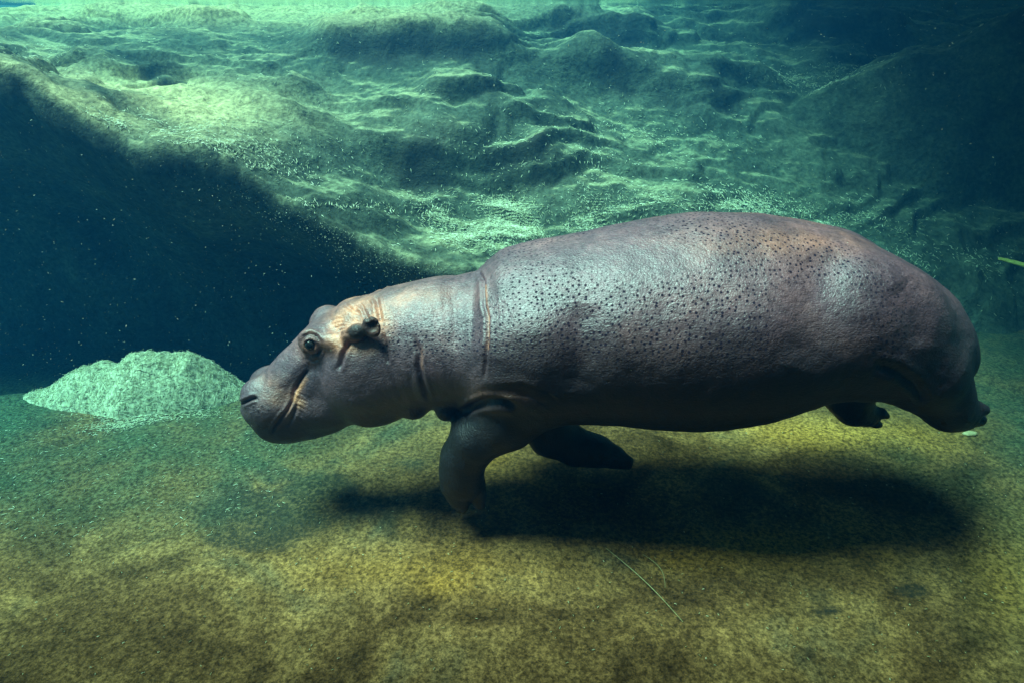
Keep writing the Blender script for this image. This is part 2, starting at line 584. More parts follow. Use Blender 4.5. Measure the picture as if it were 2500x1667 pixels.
# rounded lip, then the undercut face down to the floor
rows_x, rows_y, rows_z = [], [], []
lz = BZ[0]
hgt = np.maximum(lz + 0.80, 0.02)
for j in range(NCL, 0, -1):
    s = j / NCL
    under = (1.15 * sstep(0.03, 0.6, np.full(NXB, s)) - 0.035 * math.sin(math.pi * min(1, s * 7))) * sstep(0.15, 0.9, lz)
    zz = lz - hgt * s
    n = 0.10 * fbm(bx * 1.5, 0 * bx + 3.1, zz * 1.8, 4, 12) * min(1, s * 3) * sstep(.1, .5, lz)
    rows_x.append(bx)
    rows_y.append(BY2[0] + under + n)
    rows_z.append(zz)
CX, CY, CZ = np.array(rows_x), np.array(rows_y), np.array(rows_z)
AX = np.concatenate([CX, BX]); AY = np.concatenate([CY, BY2]); AZ = np.concatenate([CZ, BZ])
bank_v = np.stack([AX, AY, AZ], -1).reshape(-1, 3)
me = mesh_from("rock_bank", bank_v, grid_faces(NCL + NB, NXB))
set_attr(me, "stain_shade", np.concatenate([np.zeros(CX.shape), stain_shade]).ravel())
pu, pv = project(np.stack([BX, BY2, BZ], -1))
gy_ = np.gradient(BZ, axis=0) / np.gradient(BY, axis=0)
gx_ = np.gradient(BZ, axis=1) / np.gradient(BX, axis=1)
ca, sa = math.cos(math.radians(-24)), math.sin(math.radians(-24))
FU, FV = BX * ca + BY * sa, -BX * sa + BY * ca
flow = fbm(FU * 0.9, FV * 3.2, 0 * BX, 4, 71)
# pale silt lies on the flatter parts, the steep fronts stay bare
sand = sstep(0.55, 0.15, np.abs(gy_) + 0.4 * np.abs(gx_) + 0.10 * flow) * sstep(-.65, .35, flow + .15)
sand *= 1 - 0.6 * np.exp(-(((pu - 1400) / 480) ** 2 + ((pv - 530 - (pu - 1400) * .10) / 65) ** 2))
sand *= 0.92 - 0.6 * sstep(1500, 2150, pu)
lobe = np.exp(-(((pu - 400 - (pv - 260) * 1.5) / 330) ** 2 + ((pv - 245) / 90) ** 2))
sand = np.maximum(sand, np.minimum(1, 1.25 * lobe) * sstep(-1.2, -.2, flow))
sand = np.maximum(sand, sstep(100, 20, pv) * sstep(1700, 900, pu) * 0.8)
warm = np.clip(np.maximum(0.8 * lobe, sstep(110, 20, pv) * sstep(1500, 500, pu)), 0, 1)
set_attr(me, "warm", np.concatenate([np.zeros(CX.shape), warm]).ravel())
set_attr(me, "sand", np.concatenate([np.zeros(CX.shape), sand]).ravel())
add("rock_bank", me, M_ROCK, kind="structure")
bank_top = np.stack([BX, BY2, BZ], -1)

# added unseen dark wall behind the camera, blocking sky light from that side
def box(name, lo, hi, mat, **props):
    (x0, y0, z0), (x1, y1, z1) = lo, hi
    v = [(x0, y0, z0), (x1, y0, z0), (x1, y1, z0), (x0, y1, z0), (x0, y0, z1), (x1, y0, z1), (x1, y1, z1), (x0, y1, z1)]
    q = [(0, 3, 2, 1), (4, 5, 6, 7), (0, 1, 5, 4), (1, 2, 6, 5), (2, 3, 7, 6), (3, 0, 4, 7)]
    return add(name, mesh_from(name, v, q, False), mat, **props)


M_DARK = mat_plain("dark_concrete", (0.05, 0.055, 0.055))
box("shade_wall", (-7.6, -0.9, -1.2), (9, -0.5, 2.95), M_DARK, kind="structure")
box("shade_roof", (-7.6, -0.9, 2.96), (9, 1.88, 3.2), M_DARK, kind="structure")  # unseen roof added to keep sky light off the hippo's flank
# added unseen slats that dim the sun over the right, denser further right
shade_screen = add("shade_screen", None, kind="structure")
shade_screen.location = (0.7, 6.0, 4.6)
bpy.context.view_layer.update()
M_SLAT = mat_plain("slat_timber", (0.16, 0.12, 0.08))
px_ = 0.7
while px_ < 8.6:
    wdt = 0.03 + 0.155 * float(sstep(0.9, 2.6, px_))
    o = box("shade_slat", (px_, 1.7, 4.6), (px_ + wdt, 12.8, 4.8), M_SLAT, parent=shade_screen)
    o.matrix_parent_inverse = shade_screen.matrix_world.inverted()
    px_ += 0.27
for x0 in (0.5, 8.7):
    for y0 in (1.75, 12.6):
        o = box("shade_post", (x0, y0, 3.21 if y0 < 2 else 2.8), (x0 + .16, y0 + .16, 4.59), M_SLAT, parent=shade_screen)
        o.matrix_parent_inverse = shade_screen.matrix_world.inverted()

# ------------------------------------------------------------------ hippopotamus
DH = 2.90                                   # distance of its middle plane
secs = [  # column, upper outline, lower outline, half width (m)
    (597, 968, 998, .050), (605, 952, 1010, .100), (625, 932, 1038, .140), (658, 898, 1076, .165), (700, 856, 1081, .165), (735, 824, 1074, .155), (770, 790, 1066, .155),
    (810, 766, 1054, .175), (850, 738, 1038, .205), (900, 722, 1036, .240), (950, 703, 1030, .270), (1000, 689, 1012, .290), (1085, 671, 993, .330),
    (1160, 660, 1004, .365), (1190, 634, 1012, .395), (1225, 608, 1022, .425), (1300, 586, 1034, .465), (1400, 569, 1038, .490), (1500, 548, 1041, .515),
    (1600, 530, 1051, .535), (1700, 519, 1056, .545), (1800, 521, 1045, .535), (1900, 530, 1020, .510), (2000, 548, 985, .480),
    (2100, 592, 972, .440), (2180, 632, 968, .390), (2250, 674, 960, .330), (2300, 725, 950, .260), (2335, 790, 925, .180), (2352, 850, 890, .06)]


def solve_sec(px, yt, yb, a):
    rt, rb = ray(px, yt), ray(px, yb)
    m1, m2 = rt[2] / rt[1], rb[2] / rb[1]
    lo, hi = 0.0, 2.0
    tot = (m1 - m2) * DH
    for _ in range(60):
        b = 0.5 * (lo + hi)
        if math.hypot(a * m1, b) + math.hypot(a * m2, b) > tot:
            hi = b
        else:
            lo = b
    z0 = CAM_Z + m1 * DH - math.hypot(a * m1, b)
    depth = DH * CP - (z0 - CAM_Z) * SP
    return ((px - 1250) / FPX * depth, z0, max(b, 0.012), a)


sec = np.array([solve_sec(*s) for s in secs])


def pchip(xq, xs, ys):
    h = np.diff(xs); dl = np.diff(ys) / h
    d = np.zeros_like(ys)
    for i in range(1, len(xs) - 1):
        if dl[i - 1] * dl[i] > 0:
            w1, w2 = 2 * h[i] + h[i - 1], h[i] + 2 * h[i - 1]
            d[i] = (w1 + w2) / (w1 / dl[i - 1] + w2 / dl[i])
    d[0], d[-1] = dl[0], dl[-1]
    i = np.clip(np.searchsorted(xs, xq) - 1, 0, len(xs) - 2)
    t = np.clip((xq - xs[i]) / h[i], 0, 1)
    return ((2 * t ** 3 - 3 * t ** 2 + 1) * ys[i] + (t ** 3 - 2 * t ** 2 + t) * h[i] * d[i] + (-2 * t ** 3 + 3 * t ** 2) * ys[i + 1] + (t ** 3 - t ** 2) * h[i] * d[i + 1])


prims = []     # (kind, params, smooth k, sign, bounding box)


def W(px, py, dy):
    return at_y(px, py, DH + dy)


def rot_y(deg):
    a = math.radians(deg)
    return np.array([[math.cos(a), 0, math.sin(a)], [0, 1, 0], [-math.sin(a), 0, math.cos(a)]])


def rot_z(deg):
    a = math.radians(deg)
    return np.array([[math.cos(a), -math.sin(a), 0], [math.sin(a), math.cos(a), 0], [0, 0, 1]])


def ell(c, r, k=.03, R=None, sign=1, both=False):
    c = np.array(c, float); r = np.array(r, float)
    R = np.eye(3) if R is None else R
    prims.append(("e", (c, r, R), k, sign, (c - r.max() - k - .03, c + r.max() + k + .03)))
    if both:
        c2 = c.copy(); c2[1] = 2 * DH - c[1]
        F = np.diag([1, -1, 1])
        prims.append(("e", (c2, r, F @ R @ F), k, sign, (c2 - r.max() - k - .03, c2 + r.max() + k + .03)))


def cone(pts, k=.03, sign=1, both=False, flat=1.0):
    for (p, rp), (q, rq) in zip(pts[:-1], pts[1:]):
        for f in ((0, 1) if both else (0,)):
            p2, q2 = np.array(p, float), np.array(q, float)
            if f:
                p2[1] = 2 * DH - p2[1]; q2[1] = 2 * DH - q2[1]
            R = max(rp, rq)
            prims.append(("c", (p2, q2, rp, rq), k, sign, (np.minimum(p2, q2) - R - k - .03, np.maximum(p2, q2) + R + k + .03)))


def chain(lst, k=.04):
    pts = []
    for px, py, dy, rpx in lst:
        p = W(px, py, dy)
        pts.append((p, rpx * mpp(p)))
    cone(pts, k)


# --- head
ell(W(668, 985, -.085), (.100, .095, .090), .05, rot_y(-35), both=True)          # muzzle pads
ell(W(628, 960, -.060), (.075, .065, .070), .05, rot_y(-30), both=True)          # upper muzzle
ell(W(880, 925, -.165), (.150, .095, .175), .08, rot_y(15), both=True)           # masseter
ell(W(770, 1000, -.105), (.170, .070, .085), .06, rot_y(-8), both=True)          # lower jaw
ell(W(766, 838, -.128), (.068, .045, .066), .05, both=True)                     # eye mound
ell(W(772, 820, -.095), (.075, .060, .045), .05, rot_y(-14), both=True)                     # brow
ell(W(822, 838, -.165), (.065, .035, .035), .04, rot_y(20), both=True)           # cheek bone
ell(W(620, 962, -.070), (.040, .036, .032), .02, rot_y(-30), both=True)          # nostril mound
ell(W(695, 1036, -.09), (.11, .08, .080), .05, both=True)                        # chin side
ell(W(662, 1006, -.130), (.075, .050, .050), .03, rot_y(-38), both=True)          # lip pad
ell(W(612, 975, -.085), (.036, .030, .030), .018, rot_y(-30), both=True)        # nostril rim
# ears: short stalk, rounded pinna with a hollow
cone([(W(850, 818, -.185), .026), (W(872, 811, -.212), .026), (W(893, 804, -.236), .020)], .03)
ell(W(907, 799, -.250), (.040, .022, .042), .012, rot_z(-25))
# the far ear is folded flat against the head; with the crown it makes a low hump
cone([(W(842, 768, .170), .030), (W(858, 762, .200), .030), (W(872, 760, .215), .026)], .03)
ell(W(865, 752, .09), (.070, .06, .042), .05, rot_y(-10))
# --- neck and chest folds
ell(W(1092, 972, -.10), (.068, .15, .086), .025, both=True)
ell(W(1012, 972, -.10), (.085, .13, .085), .03, both=True)
ell(W(905, 990, -.10), (.110, .12, .080), .05, both=True)
# --- near front leg
chain([(1320, 950, -.24, 95), (1235, 1020, -.27, 78), (1165, 1066, -.27, 62), (1132, 1115, -.26, 52), (1126, 1152, -.25, 50), (1130, 1174, -.25, 50)], .05)
chain([(1108, 1185, -.27, 34), (1120, 1214, -.28, 27), (1128, 1232, -.28, 19)], .010)
chain([(1155, 1180, -.25, 32), (1167, 1210, -.26, 22), (1170, 1228, -.27, 17)], .006)
chain([(1140, 1190, -.20, 30), (1142, 1216, -.17, 18)], .012)
chain([(1110, 1185, -.22, 30), (1104, 1212, -.19, 18)], .012)
# --- far front leg, swept back
chain([(1290, 960, .26, 90), (1345, 1055, .24, 56), (1405, 1090, .22, 42), (1455, 1099, .21, 35), (1500, 1113, .20, 26)], .05)
chain([(1500, 1110, .19, 22), (1535, 1124, .18, 12)], .015)
chain([(1495, 1122, .19, 20), (1534, 1135, .18, 10)], .015)
chain([(1500, 1114, .23, 20), (1530, 1128, .25, 11)], .015)
# --- near hind leg
chain([(2160, 840, -.22, 125), (2250, 905, -.26, 95), (2300, 965, -.26, 64), (2322, 998, -.26, 50), (2350, 1010, -.26, 38)], .06)
chain([(2350, 1004, -.27, 28), (2386, 998, -.28, 19), (2402, 1000, -.28, 15)], .015)
chain([(2350, 1016, -.25, 28), (2382, 1022, -.24, 18), (2394, 1024, -.24, 14)], .015)
chain([(2345, 1018, -.21, 26), (2374, 1028, -.19, 13)], .015)
# --- far hind leg
chain([(2110, 860, .22, 105), (2070, 960, .25, 55), (2085, 996, .25, 40), (2115, 1012, .25, 30)], .06)
chain([(2115, 1006, .24, 26), (2150, 1008, .23, 15), (2164, 1014, .23, 10)], .014)
chain([(2110, 1018, .25, 22), (2138, 1032, .25, 13), (2148, 1036, .25, 9)], .014)
chain([(2110, 1014, .28, 22), (2140, 1022, .30, 12)], .014)
# --- shoulder and haunch
ell(W(1290, 900, -.34), (.22, .12, .22), .12, both=True)
ell(W(2130, 800, -.27), (.26, .16, .26), .14, both=True)
# --- tail
chain([(2300, 770, .0, 22), (2330, 812, .0, 15), (2344, 850, .0, 11), (2344, 885, .0, 8)], .03)
# --- hollows
ell(W(910, 799, -.280), (.032, .028, .033), .006, rot_z(-25), sign=-1)
cone([(W(594, 983, -.085), .010), (W(608, 975, -.098), .012), (W(624, 969, -.105), .008)], .010, sign=-1, both=True)

VOX = 0.0054
g0 = np.array([sec[0, 0] - .08, DH - .62, 0.0])
g1 = np.array([2.38, DH + .62, 1.72])
dims = np.ceil((g1 - g0) / VOX).astype(int)
vol = np.empty(dims, dtype=np.float32)
gy = (g0[1] + np.arange(dims[1]) * VOX).astype(np.float32)
gz = (g0[2] + np.arange(dims[2]) * VOX).astype(np.float32)


def smin(a, b, k):
    h = np.clip(0.5 + 0.5 * (b - a) / k, 0, 1)
    return b + (a - b) * h - k * h * (1 - h)


CH = 24
for i0 in range(0, dims[0], CH):
    i1 = min(i0 + CH, dims[0])
    gx = (g0[0] + np.arange(i0, i1) * VOX).astype(np.float32)
    zc = pchip(gx, sec[:, 0], sec[:, 1])[:, None, None].astype(np.float32)
    bb = pchip(gx, sec[:, 0], sec[:, 2])[:, None, None].astype(np.float32)
    aa = pchip(gx, sec[:, 0], sec[:, 3])[:, None, None].astype(np.float32)
    over = (np.maximum(sec[0, 0] - gx, 0) + np.maximum(gx - sec[-1, 0], 0))[:, None, None].astype(np.float32)
    yy = (gy - DH)[None, :, None]
    zz = gz[None, None, :] - zc
    q = np.sqrt((yy / aa) ** 2 + (zz / bb) ** 2)
    gr = np.sqrt((yy / aa ** 2) ** 2 + (zz / bb ** 2) ** 2) / np.maximum(q, 1e-4)
    d = (q - 1) / np.maximum(gr, 1e-3)
    slope = np.abs(np.gradient(pchip(gx, sec[:, 0], sec[:, 2]), gx)) if len(gx) > 1 else np.zeros(1)
    d = d / np.sqrt(1 + np.minimum(slope, 3) ** 2)[:, None, None].astype(np.float32)
    d = np.maximum(d, np.where(over > 0, np.hypot(np.maximum(d, 0), over), d))
    for kind, prm, k, sign, (b0, b1) in prims:
        if b1[0] < gx[0] or b0[0] > gx[-1]:
            continue
        j0, j1 = np.clip(((b0[1:] - g0[1:]) / VOX).astype(int), 0, None), np.clip(((b1[1:] - g0[1:]) / VOX).astype(int) + 1, 0, dims[1:])
        X = gx[:, None, None]; Y = gy[None, j0[0]:j1[0], None]; Z = gz[None, None, j0[1]:j1[1]]
        if kind == "e":
            c, r, R = prm
            x, y, z = X - c[0], Y - c[1], Z - c[2]
            l = [(R[0, i] * x + R[1, i] * y + R[2, i] * z).astype(np.float32) for i in range(3)]
            k0 = np.sqrt(sum((l[i] / r[i]) ** 2 for i in range(3)))
            k1 = np.sqrt(sum((l[i] / r[i] ** 2) ** 2 for i in range(3)))
            e = k0 * (k0 - 1) / np.maximum(k1, 1e-4)
        else:
            p, qq, ra, rb = prm
            ab = qq - p
            x, y, z = X - p[0], Y - p[1], Z - p[2]
            h = np.clip((x * ab[0] + y * ab[1] + z * ab[2]) / (ab @ ab), 0, 1)
            e = np.sqrt((x - h * ab[0]) ** 2 + (y - h * ab[1]) ** 2 + (z - h * ab[2]) ** 2) - (ra + (rb - ra) * h)
        sub = d[:, j0[0]:j1[0], j0[1]:j1[1]]
        if sign > 0:
            d[:, j0[0]:j1[0], j0[1]:j1[1]] = smin(sub, e.astype(np.float32), k)
        else:
            d[:, j0[0]:j1[0], j0[1]:j1[1]] = -smin(-sub, e.astype(np.float32), k)
    vol[i0:i1] = d
BG = 4 * VOX
np.clip(vol, -BG, BG, out=vol)
grid = vdb.FloatGrid(BG)
grid.copyFromArray(vol)
pts, quads = grid.convertToQuads(isovalue=0.0)[:2] if True else (None, None)
hv = np.asarray(pts, dtype=np.float64) * VOX + g0
quads = np.asarray(quads, dtype=np.int32)
del vol


def keep_largest(v, q):
    lab = np.arange(len(v))
    e = np.concatenate([q[:, [0, 1]], q[:, [1, 2]], q[:, [2, 3]], q[:, [3, 0]]])
    while True:
        m = np.minimum(lab[e[:, 0]], lab[e[:, 1]])
        new = lab.copy()
        np.minimum.at(new, e[:, 0], m); np.minimum.at(new, e[:, 1], m)
        new = new[new]
        if (new == lab).all():
            break
        lab = new
    big = np.bincount(lab).argmax()
    keep = lab == big
    idx = np.cumsum(keep) - 1
    return v[keep], idx[q[keep[q[:, 0]]]]


hv, quads = keep_largest(hv, quads)


def normals(v, q):
    n = np.cross(v[q[:, 2]] - v[q[:, 0]], v[q[:, 3]] - v[q[:, 1]])
    vn = np.zeros_like(v)
    for i in range(4):
        np.add.at(vn, q[:, i], n)
    return vn / np.maximum(np.linalg.norm(vn, axis=1, keepdims=True), 1e-12)


edges = np.concatenate([quads[:, [0, 1]], quads[:, [1, 2]], quads[:, [2, 3]], quads[:, [3, 0]]])


def smooth(v, it, lam=.5):
    cnt = np.bincount(edges.ravel(), minlength=len(v))[:, None]
    for _ in range(it):
        s = np.zeros_like(v)
        for c in range(3):
            s[:, c] = np.bincount(edges[:, 0], v[edges[:, 1], c], len(v)) + np.bincount(edges[:, 1], v[edges[:, 0], c], len(v))
        v = v + lam * (s / cnt - v)
    return v


hv = smooth(hv, 3)
nn = normals(hv, quads)
cen = np.array([0.5, DH, 1.05])
if ((hv - cen) * nn).sum(1).mean() < 0:
    quads = quads[:, ::-1].copy()
    nn = -nn
# mirror far side onto the near side for placing creases on both
mv = hv.copy()
mv[:, 1] = DH - np.abs(hv[:, 1] - DH)
hu, hw = project(mv)
side = np.abs(hv[:, 1] - DH)
disp = np.zeros(len(hv))


def crease(pl, w, depth, rim=0.0, rw=2.2, smin_=0.0, taper=True):
    global disp
    d, t = dist_poly(hu, hw, pl)
    f = np.minimum(1, np.minimum(t / .15, (1 - t) / .15)) if taper else 1.0
    g = -depth * np.exp(-(d / w) ** 2) + rim * np.exp(-((d - rw * w) / (w * 1.1)) ** 2)
    disp = disp + np.where(side > smin_, g * f, 0)


# folds of the neck
crease([(1163, 655), (1178, 684), (1181, 745), (1190, 776), (1189, 833), (1186, 880), (1183, 930)], 4.2, .013, .003)
crease([(1008, 818), (1024, 862), (1022, 891), (1034, 940), (1050, 985)], 5.5, .010, .004)
crease([(918, 724), (926, 765), (930, 790)], 5, .010, .004)
crease([(934, 812), (940, 855), (950, 890)], 5, .007, .002)
crease([(880, 742), (897, 775), (902, 785)], 4, .007, .002)
crease([(838, 740), (858, 758), (885, 770)], 5, .006, .002)
crease([(856, 832), (840, 862), (826, 905)], 5, .013, .005, smin_=.08)
crease([(1100, 690), (1110, 740), (1112, 800), (1105, 860)], 16, .006, .0)
# broad hollows: in front of the haunch, behind the shoulder, thigh against the belly
crease([(1995, 600), (2000, 700), (1985, 800), (1950, 900)], 55, .020, .004)
crease([(1425, 740), (1425, 860), (1400, 960)], 42, .016, .004, smin_=.2)
crease([(2262, 985), (2235, 940), (2190, 905), (2130, 890)], 12, .014, .006, smin_=.15)
crease([(2190, 690), (2230, 760), (2245, 850)], 40, .012, .004, smin_=.1)
for i in range(3):
    crease([(1204 + 17 * i, 690 + 25 * i), (1214 + 15 * i, 780 + 10 * i), (1208 + 19 * i, 860)], 7, .0018, .0008, smin_=.1)
for i in range(5):
    crease([(1060 + 22 * i, 700 - 4 * i), (1066 + 22 * i, 780), (1070 + 20 * i, 880), (1075 + 16 * i, 960)], 7, .0012, .0005, smin_=.08)
for i in range(4):
    crease([(955 + 14 * i, 880 + 10 * i), (965 + 14 * i, 930 + 8 * i), (985 + 12 * i, 985)], 6, .003, .0015, smin_=.08)
# shoulder folds over the front leg
crease([(1128, 1012), (1150, 992), (1185, 980), (1225, 980), (1265, 992)], 8, .022, .010, smin_=.2)
crease([(1150, 985), (1200, 958), (1260, 955), (1320, 975)], 12, .004, .004, smin_=.2)
for i in range(5):
    crease([(1180 + 8 * i, 968 - 7 * i), (1240 + 8 * i, 960 - 6 * i), (1300 + 8 * i, 972 - 4 * i), (1345 + 6 * i, 995 - 2 * i)], 3.2, .004, .001, smin_=.2)
# mouth: groove below the eye, corner, lip
crease([(760, 890), (742, 912), (726, 938), (717, 958)], 13, .010, .004, smin_=.06)
crease([(752, 903), (740, 916), (726, 938), (717, 958), (716, 970)], 4.0, .008, .003, smin_=.06)
crease([(717, 962), (714, 980), (702, 1000), (686, 1018), (670, 1040), (660, 1062)], 3.6, .007, .005, smin_=.05)
crease([(722, 975), (722, 998), (712, 1022), (698, 1044)], 4, .0045, .003, smin_=.06)
for i in range(9):
    yy0 = 958 + i * 9.5 + 2 * math.sin(i * 2.1)
    crease([(722 - .12 * i * i, yy0), (737, yy0 + 4 + i), (749 + 2.5 * math.sin(i * 1.7), yy0 + 10 + 2 * i)], 2.2, .0022, .0006, smin_=.06)
# nostril rim
crease([(588, 986), (600, 979), (612, 973), (627, 969)], 4.2, .016, .006, smin_=.03)
# whisker bumps
for (bx_, by_) in ((606, 996), (618, 992), (630, 1000), (612, 1008), (626, 1014), (642, 1006), (640, 990), (654, 998)):
    disp += np.where(side > .03, .003 * np.exp(-((hu - bx_) ** 2 + (hw - by_) ** 2) / 9.0), 0)
# eyelids
EYE = (758, 841)


def ring(cx, cy, rx, ry, w, h, rotd=0, smin_=.09):
    global disp
    a = math.radians(rotd)
    x = (hu - cx) * math.cos(a) + (hw - cy) * math.sin(a)
    y = -(hu - cx) * math.sin(a) + (hw - cy) * math.cos(a)
    r = np.hypot(x / rx, y / ry)
    disp = disp + np.where(side > smin_, h * np.exp(-(((r - 1) * 0.5 * (rx + ry)) / w) ** 2), 0)


ring(758, 841, 3, 3, 10, -.011)
ring(757, 842, 16, 13, 3.0, .0035)
crease([(740, 858), (757, 870), (776, 864), (786, 848)], 4.0, .009, .004, smin_=.09)
crease([(746, 872), (764, 880), (782, 872)], 3.5, .005, .003, smin_=.09)
crease([(734, 838), (740, 822), (757, 815), (774, 822), (782, 836)], 4.0, .007, .005, smin_=.09)
# crown wrinkles
for i in range(6):
    crease([(838 + 10 * i, 735 - 4 * i), (850 + 9 * i, 748 - 3 * i), (866 + 9 * i, 760 - 2 * i)], 2.8, .0045, .001, smin_=.05)
for i in range(5):
    crease([(806 + 6 * i, 786 + 9 * i), (822 + 5 * i, 778 + 9 * i), (836 + 5 * i, 780 + 9 * i)], 2.6, .003, .001, smin_=.08)
# belly and flank undulation
disp += 0.006 * fbm(hv[:, 0] * 3.0, hv[:, 1] * 3, hv[:, 2] * 3, 3, 17) + 0.0015 * fbm(hv[:, 0] * 22, hv[:, 1] * 22, hv[:, 2] * 22, 2, 19)
hv2 = hv + nn * disp[:, None]
me = mesh_from("hippo_body", hv2, quads)


def blob(cx, cy, rx, ry, s=1.0, smin_=0.0):
    q = ((hu - cx) / rx) ** 2 + ((hw - cy) / ry) ** 2
    return np.where(side > smin_, s * np.exp(-np.clip(q, 0, 60)), 0)


def streak(pl, w, s, smin_=0.0):
    d, t = dist_poly(hu, hw, pl)
    return np.where(side > smin_, s * np.exp(-(d / w) ** 2), 0)


mott = 0.75 + 0.45 * fbm(hv[:, 0] * 14, hv[:, 1] * 14, hv[:, 2] * 14, 3, 29)
pink = np.maximum.reduce([
    blob(850, 790, 48, 34, .75), blob(822, 835, 34, 24, .85), blob(875, 840, 38, 22, .85), blob(925, 780, 30, 45, .65),
    blob(900, 745, 60, 30, .40), blob(860, 765, 40, 25, .6), blob(1010, 730, 120, 40, .22), blob(760, 812, 20, 8, .45), blob(757, 845, 26, 26, .35),
    streak([(745, 925), (728, 952), (722, 975)], 6, .9, .06), streak([(722, 975), (732, 985)], 12, .75, .06), streak([(712, 985), (696, 1008), (676, 1038)], 8, .42, .04),
    blob(680, 965, 40, 26, .35), blob(665, 935, 40, 22, .20), blob(1230, 965, 80, 22, .35, .2), blob(1900, 590, 200, 40, .22), blob(1150, 1065, 30, 20, .25, .2),
    streak([(1185, 700), (1192, 780), (1190, 850)], 4, .5), streak([(1030, 850), (1030, 900)], 5, .25)])
pink = np.clip(1.35 * pink * mott, 0, 1)
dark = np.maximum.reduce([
    np.minimum(.95, blob(874, 811, 26, 16, 1.8, .190)), np.minimum(.80, blob(907, 792, 24, 22, 1.6, .215)), blob(620, 1025, 60, 45, .65), 0.8 * sstep(985, 1055, hw) * (hu <= 1000), blob(875, 905, 45, 35, .35),  # dark ears and muzzle; shade under the jaw painted in
    streak([(592, 984), (610, 974), (626, 969)], 5, .95, .03), streak([(752, 902), (738, 918), (722, 942)], 6, .7, .06),  # dark nostril; shade painted along the mouth groove
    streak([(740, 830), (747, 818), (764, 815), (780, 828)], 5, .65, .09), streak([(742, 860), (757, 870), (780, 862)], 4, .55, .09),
    0.97 * sstep(955, 1035, hw) * (hu > 1000), 0.78 * sstep(720, 940, hw) * sstep(1050, 1250, hu), blob(2300, 1000, 140, 90, .5)])  # shade of belly, legs and lower flank painted into the skin colour
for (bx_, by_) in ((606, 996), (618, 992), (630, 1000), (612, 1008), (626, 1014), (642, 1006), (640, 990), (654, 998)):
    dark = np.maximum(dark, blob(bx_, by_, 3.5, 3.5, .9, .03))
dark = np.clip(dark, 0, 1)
spot = sstep(930, 850, hw) * sstep(880, 960, hu) * sstep(2330, 2150, hu)
spot = np.maximum(spot, blob(625, 1000, 25, 14, .6))
spot = spot * sstep(-.7, .2, fbm(hv[:, 0] * 2.5, hv[:, 1] * 2.5, hv[:, 2] * 2.5, 2, 41))
set_attr(me, "pink", pink)
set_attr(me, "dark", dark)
set_attr(me, "spot", spot)
zc_v = pchip(hv[:, 0], sec[:, 0], sec[:, 1])
sk = np.zeros((len(hv), 3), dtype=np.float32)
sk[:, 0] = hv[:, 0]
sk[:, 1] = np.arctan2(hv[:, 1] - DH, hv[:, 2] - zc_v) * 0.46
at = me.attributes.new("skin_uv", 'FLOAT_VECTOR', 'POINT')
at.data.foreach_set("vector", sk.ravel())
hippo = add("hippopotamus", None, label="grey-purple spotted hippopotamus swimming above the algae-covered pool floor, legs tucked", category="hippo")
hippo.location = (sec[15, 0], DH, 0.0)
bpy.context.view_layer.update()


def child(name, me, mat):
    o = add(name, me, mat, hippo)
    o.matrix_parent_inverse = hippo.matrix_world.inverted()
    return o


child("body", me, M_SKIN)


def uv_ball(c, r, sq=(1, 1, 1), nu=24, nv=16):
    v, q = [], []
    for j in range(nv + 1):
        th = math.pi * j / nv
        for i in range(nu):
            ph = 2 * math.pi * i / nu
            v.append((c[0] + r * sq[0] * math.sin(th) * math.cos(ph), c[1] - r * sq[1] * math.cos(th), c[2] + r * sq[2] * math.sin(th) * math.sin(ph)))
    for j in range(nv):
        for i in range(nu):
            q.append((j * nu + i, j * nu + (i + 1) % nu, (j + 1) * nu + (i + 1) % nu, (j + 1) * nu + i))
    return np.array(v), np.array(q)


def mat_eye():
    m = NT("eye")
    g = m.attr("rad")
    c = m.ramp(g, [(0.0, (0.008, 0.010, 0.013)), (0.34, (0.010, 0.013, 0.016)), (0.42, (0.035, 0.034, 0.032)), (0.58, (0.045, 0.040, 0.034)), (0.66, (0.014, 0.012, 0.012)), (0.85, (0.16, 0.12, 0.09))])
    return m.finish(c, 0.08, None, 0.6)


M_EYE = mat_eye()
d = np.hypot(hu - EYE[0], hw - EYE[1])
near = (d < 14) & (hv[:, 1] < DH)
eye_y = hv2[near, 1].min() if near.any() else DH - .16
er = .027
for sgn in (1, -1):
    Yc = eye_y + er * 0.80
    c = at_y(EYE[0], EYE[1], Yc)
    if sgn < 0:
        c[1] = 2 * DH - c[1]
    v, q = uv_ball(c, er, (1, sgn, 1))
    me_e = mesh_from("eye", v, q if sgn < 0 else q)
    ax = np.array([-.12, -0.97 * sgn, .15]); ax /= np.linalg.norm(ax)
    rad = np.arccos(np.clip(((v - c) / er) @ ax, -1, 1)) / (math.pi / 2)
    set_attr(me_e, "rad", rad)
    child("eye", me_e, M_EYE)

